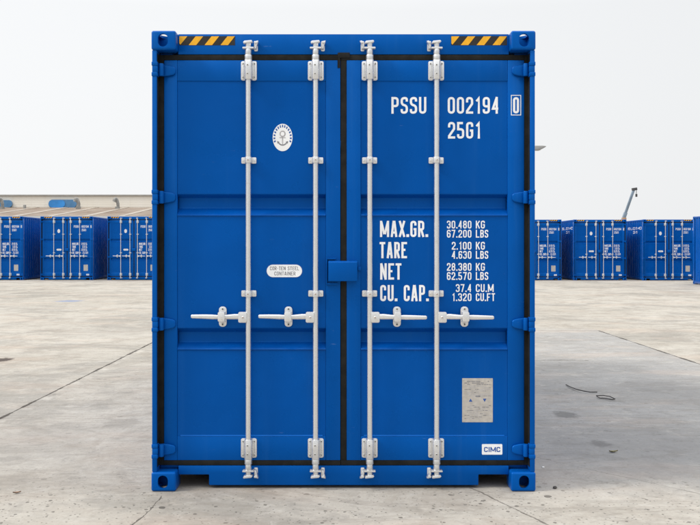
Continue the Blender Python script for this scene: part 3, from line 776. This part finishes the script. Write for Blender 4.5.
MB().prism([(hx1 - .80, zl - .225), (hx1 - .45, zl - .225), (hx1 - .30, zl - .165), (hx1 - .80, zl - .19)], -.12, .12).build('lens', plain('lamp_glass', (.45, .44, .40), .2, .05, 5), lh)

CY = 80.0
CR = plain('crane_grey_paint', (.15, .20, .26), .5, .15, 2); CRD = plain('crane_dark_steel', (.06, .06, .065), .6, .2, 3)
CRO = plain('crane_orange_paint', (.36, .22, .13), .5, .15, 2)
cr = empty('mobile_crane', (gx(623, CY), CY, 0), 'mobile crane with its grey boom raised behind the right containers', 'crane')
ox = gx(623, CY)
tipx, tipz = gx(634.0, CY) - ox, EYE + (246.6 - 189) / F * CY
bx_, bz_ = gx(623.4, CY) - ox, EYE + (246.6 - 219) / F * CY
d = Vector((tipx - bx_, 0, tipz - bz_)).normalized(); tip = Vector((tipx, 0, tipz)); piv = Vector((bx_, 0, bz_)) - d * 2.0
def beam(a, b_, h, w, name, mat, par):
    t = (b_ - a).normalized(); nrm = Vector((-t.z, 0, t.x))
    vs = []
    for p in (a, b_):
        for sn, sw_ in ((-1, -1), (1, -1), (1, 1), (-1, 1)): vs.append(p + nrm * sn * h / 2 + Vector((0, sw_ * w / 2, 0)))
    return MB().add(vs, [(0, 1, 2, 3), (7, 6, 5, 4), (0, 4, 5, 1), (1, 5, 6, 2), (2, 6, 7, 3), (3, 7, 4, 0)]).build(name, mat, par, .012)
L = (tip - piv).length
beam(piv, piv + d * L * .55, .26, .30, 'boom', CR, cr)
beam(piv + d * L * .5, tip, .19, .22, 'boom_extension', CR, cr)
beam(tip - d * .02 + Vector((-.16, 0, -.02)), tip + Vector((.24, 0, .02)), .22, .26, 'boom_head', CRD, cr)
hb = MB().tube([(tip.x + .2, 0, tip.z), (tip.x + .2, 0, tip.z - .42)], .025, 8); hb.box(tip.x + .13, tip.x + .27, -.06, .06, tip.z - .66, tip.z - .42); hb.build('hook_block', CRD, cr)
beam(Vector((bx_ + .05, .0, bz_ - 1.2)), Vector((bx_, 0, bz_)) + d * .12, .34, .34, 'boom_sleeve', CRO, cr)
MB().box(-3.2, 3.0, -1.1, 1.1, .7, 1.25).build('chassis', CRD, cr, .04)
MB().box(-1.2, .5, -.9, .9, 1.26, 2.3).build('turret', CRO, cr, .08)
MB().prism([(1.6, 1.26), (3.0, 1.26), (3.0, 1.9), (2.6, 2.7), (1.6, 2.7)], -1.0, 1.0).build('cab', CRO, cr, .06)
for wx in (-2.2, 0, 2.1):
    for wy in (-1, 1): MB().tube([(wx, wy * .75, .5), (wx, wy * 1.12, .5)], .5, 24).build('wheel', RUBBER, cr, .04)

# ------------------------------------------------------------------ litter on the concrete
WIRE = plain('dark_strap', (.035, .032, .03), .7, .2, 20)
LEAFM = plain('dry_leaf', (.19, .16, .055), .7, .35, 40); LEAFB = plain('brown_leaf', (.22, .11, .05), .7, .35, 40)
STONE = plain('dark_pebble', (.06, .055, .05), .8, .2, 30); PAPER = plain('white_scrap', (.75, .74, .72), .7, .05, 20)
def gp(px, py):
    Y = EYE * F / (py - 246.6); return Vector((gx(px, Y), Y, 0))
def strip(pts, label, r=.0052):
    P = [gp(*p) + Vector((0, 0, h)) for p, h in pts]; o = P[0].copy(); o.z = 0
    m = MB().tube([p - o for p in P], r, 8).build('strap', WIRE); m.location = o
    return tag(m, label, 'strap', 'pieces of dark strap on the concrete')
strip([((566, 385.5), .010), ((570, 388), .014), ((576, 391), .020), ((583, 393), .022), ((590, 393.6), .016), ((597, 393), .010)], 'dark bent piece of strap lying open on grey concrete')
strip([((596, 396.8), .011), ((603, 396.9), .016), ((610, 398.2), .018), ((615, 400.8), .018), ((612, 401.3), .016), ((606, 399.8), .012), ((600, 399.2), .011), ((597, 397.6), .013)], 'dark strap curled into a flat loop on grey concrete', .0048)
def leaf(px, py, L_, rz, mat, label):
    n = 9; vs = []; w = [0, .5, .85, 1, .95, .8, .55, .28, 0]
    for lay in (0, .0025):
        for i in range(n):
            x = (i / (n - 1) - .5) * L_; zz = .004 + .09 * L_ * (2 * abs(i / (n - 1) - .5)) ** 2
            for e in (-1, 0, 1): vs.append((x, e * w[i] * L_ * .22, zz + abs(e) * L_ * .06 + lay))
    fs = []
    for lay in (0, 1):
        o = lay * n * 3
        for i in range(n - 1):
            for e in (0, 1): fs.append((o + i * 3 + e, o + i * 3 + e + 1, o + i * 3 + e + 4, o + i * 3 + e + 3))
    m = MB().add(vs, fs).build('leaf', mat); m.location = gp(px, py); m.rotation_euler = (0, 0, rz)
    return tag(m, label, 'leaf', 'dry leaves on the concrete')
leaf(613.5, 452.5, .075, .25, LEAFM, 'curled olive leaf on grey concrete right of the container')
leaf(17, 493.5, .05, .5, LEAFB, 'small brown leaf on pale concrete in the lower left corner')
def lump(name, px, py, r, mat, label, cat, sq=.6):
    bm = bmesh.new(); bmesh.ops.create_icosphere(bm, subdivisions=2, radius=r); rn = random.Random(int(px))
    for v in bm.verts: v.co *= rn.uniform(.75, 1.2); v.co.z = v.co.z * sq + r * sq * .8
    me = bpy.data.meshes.new(name); bm.to_mesh(me); bm.free(); me.materials.append(mat)
    o = link(bpy.data.objects.new(name, me)); o.location = gp(px, py); return tag(o, label, cat)
lump('pebble', 555, 488.5, .014, STONE, 'dark pebble near the lower right corner casting of the large container', 'pebble')
lump('paper_scrap', 543, 467.5, .010, PAPER, 'tiny white scrap beside the right bottom corner of the large container', 'scrap', .4)
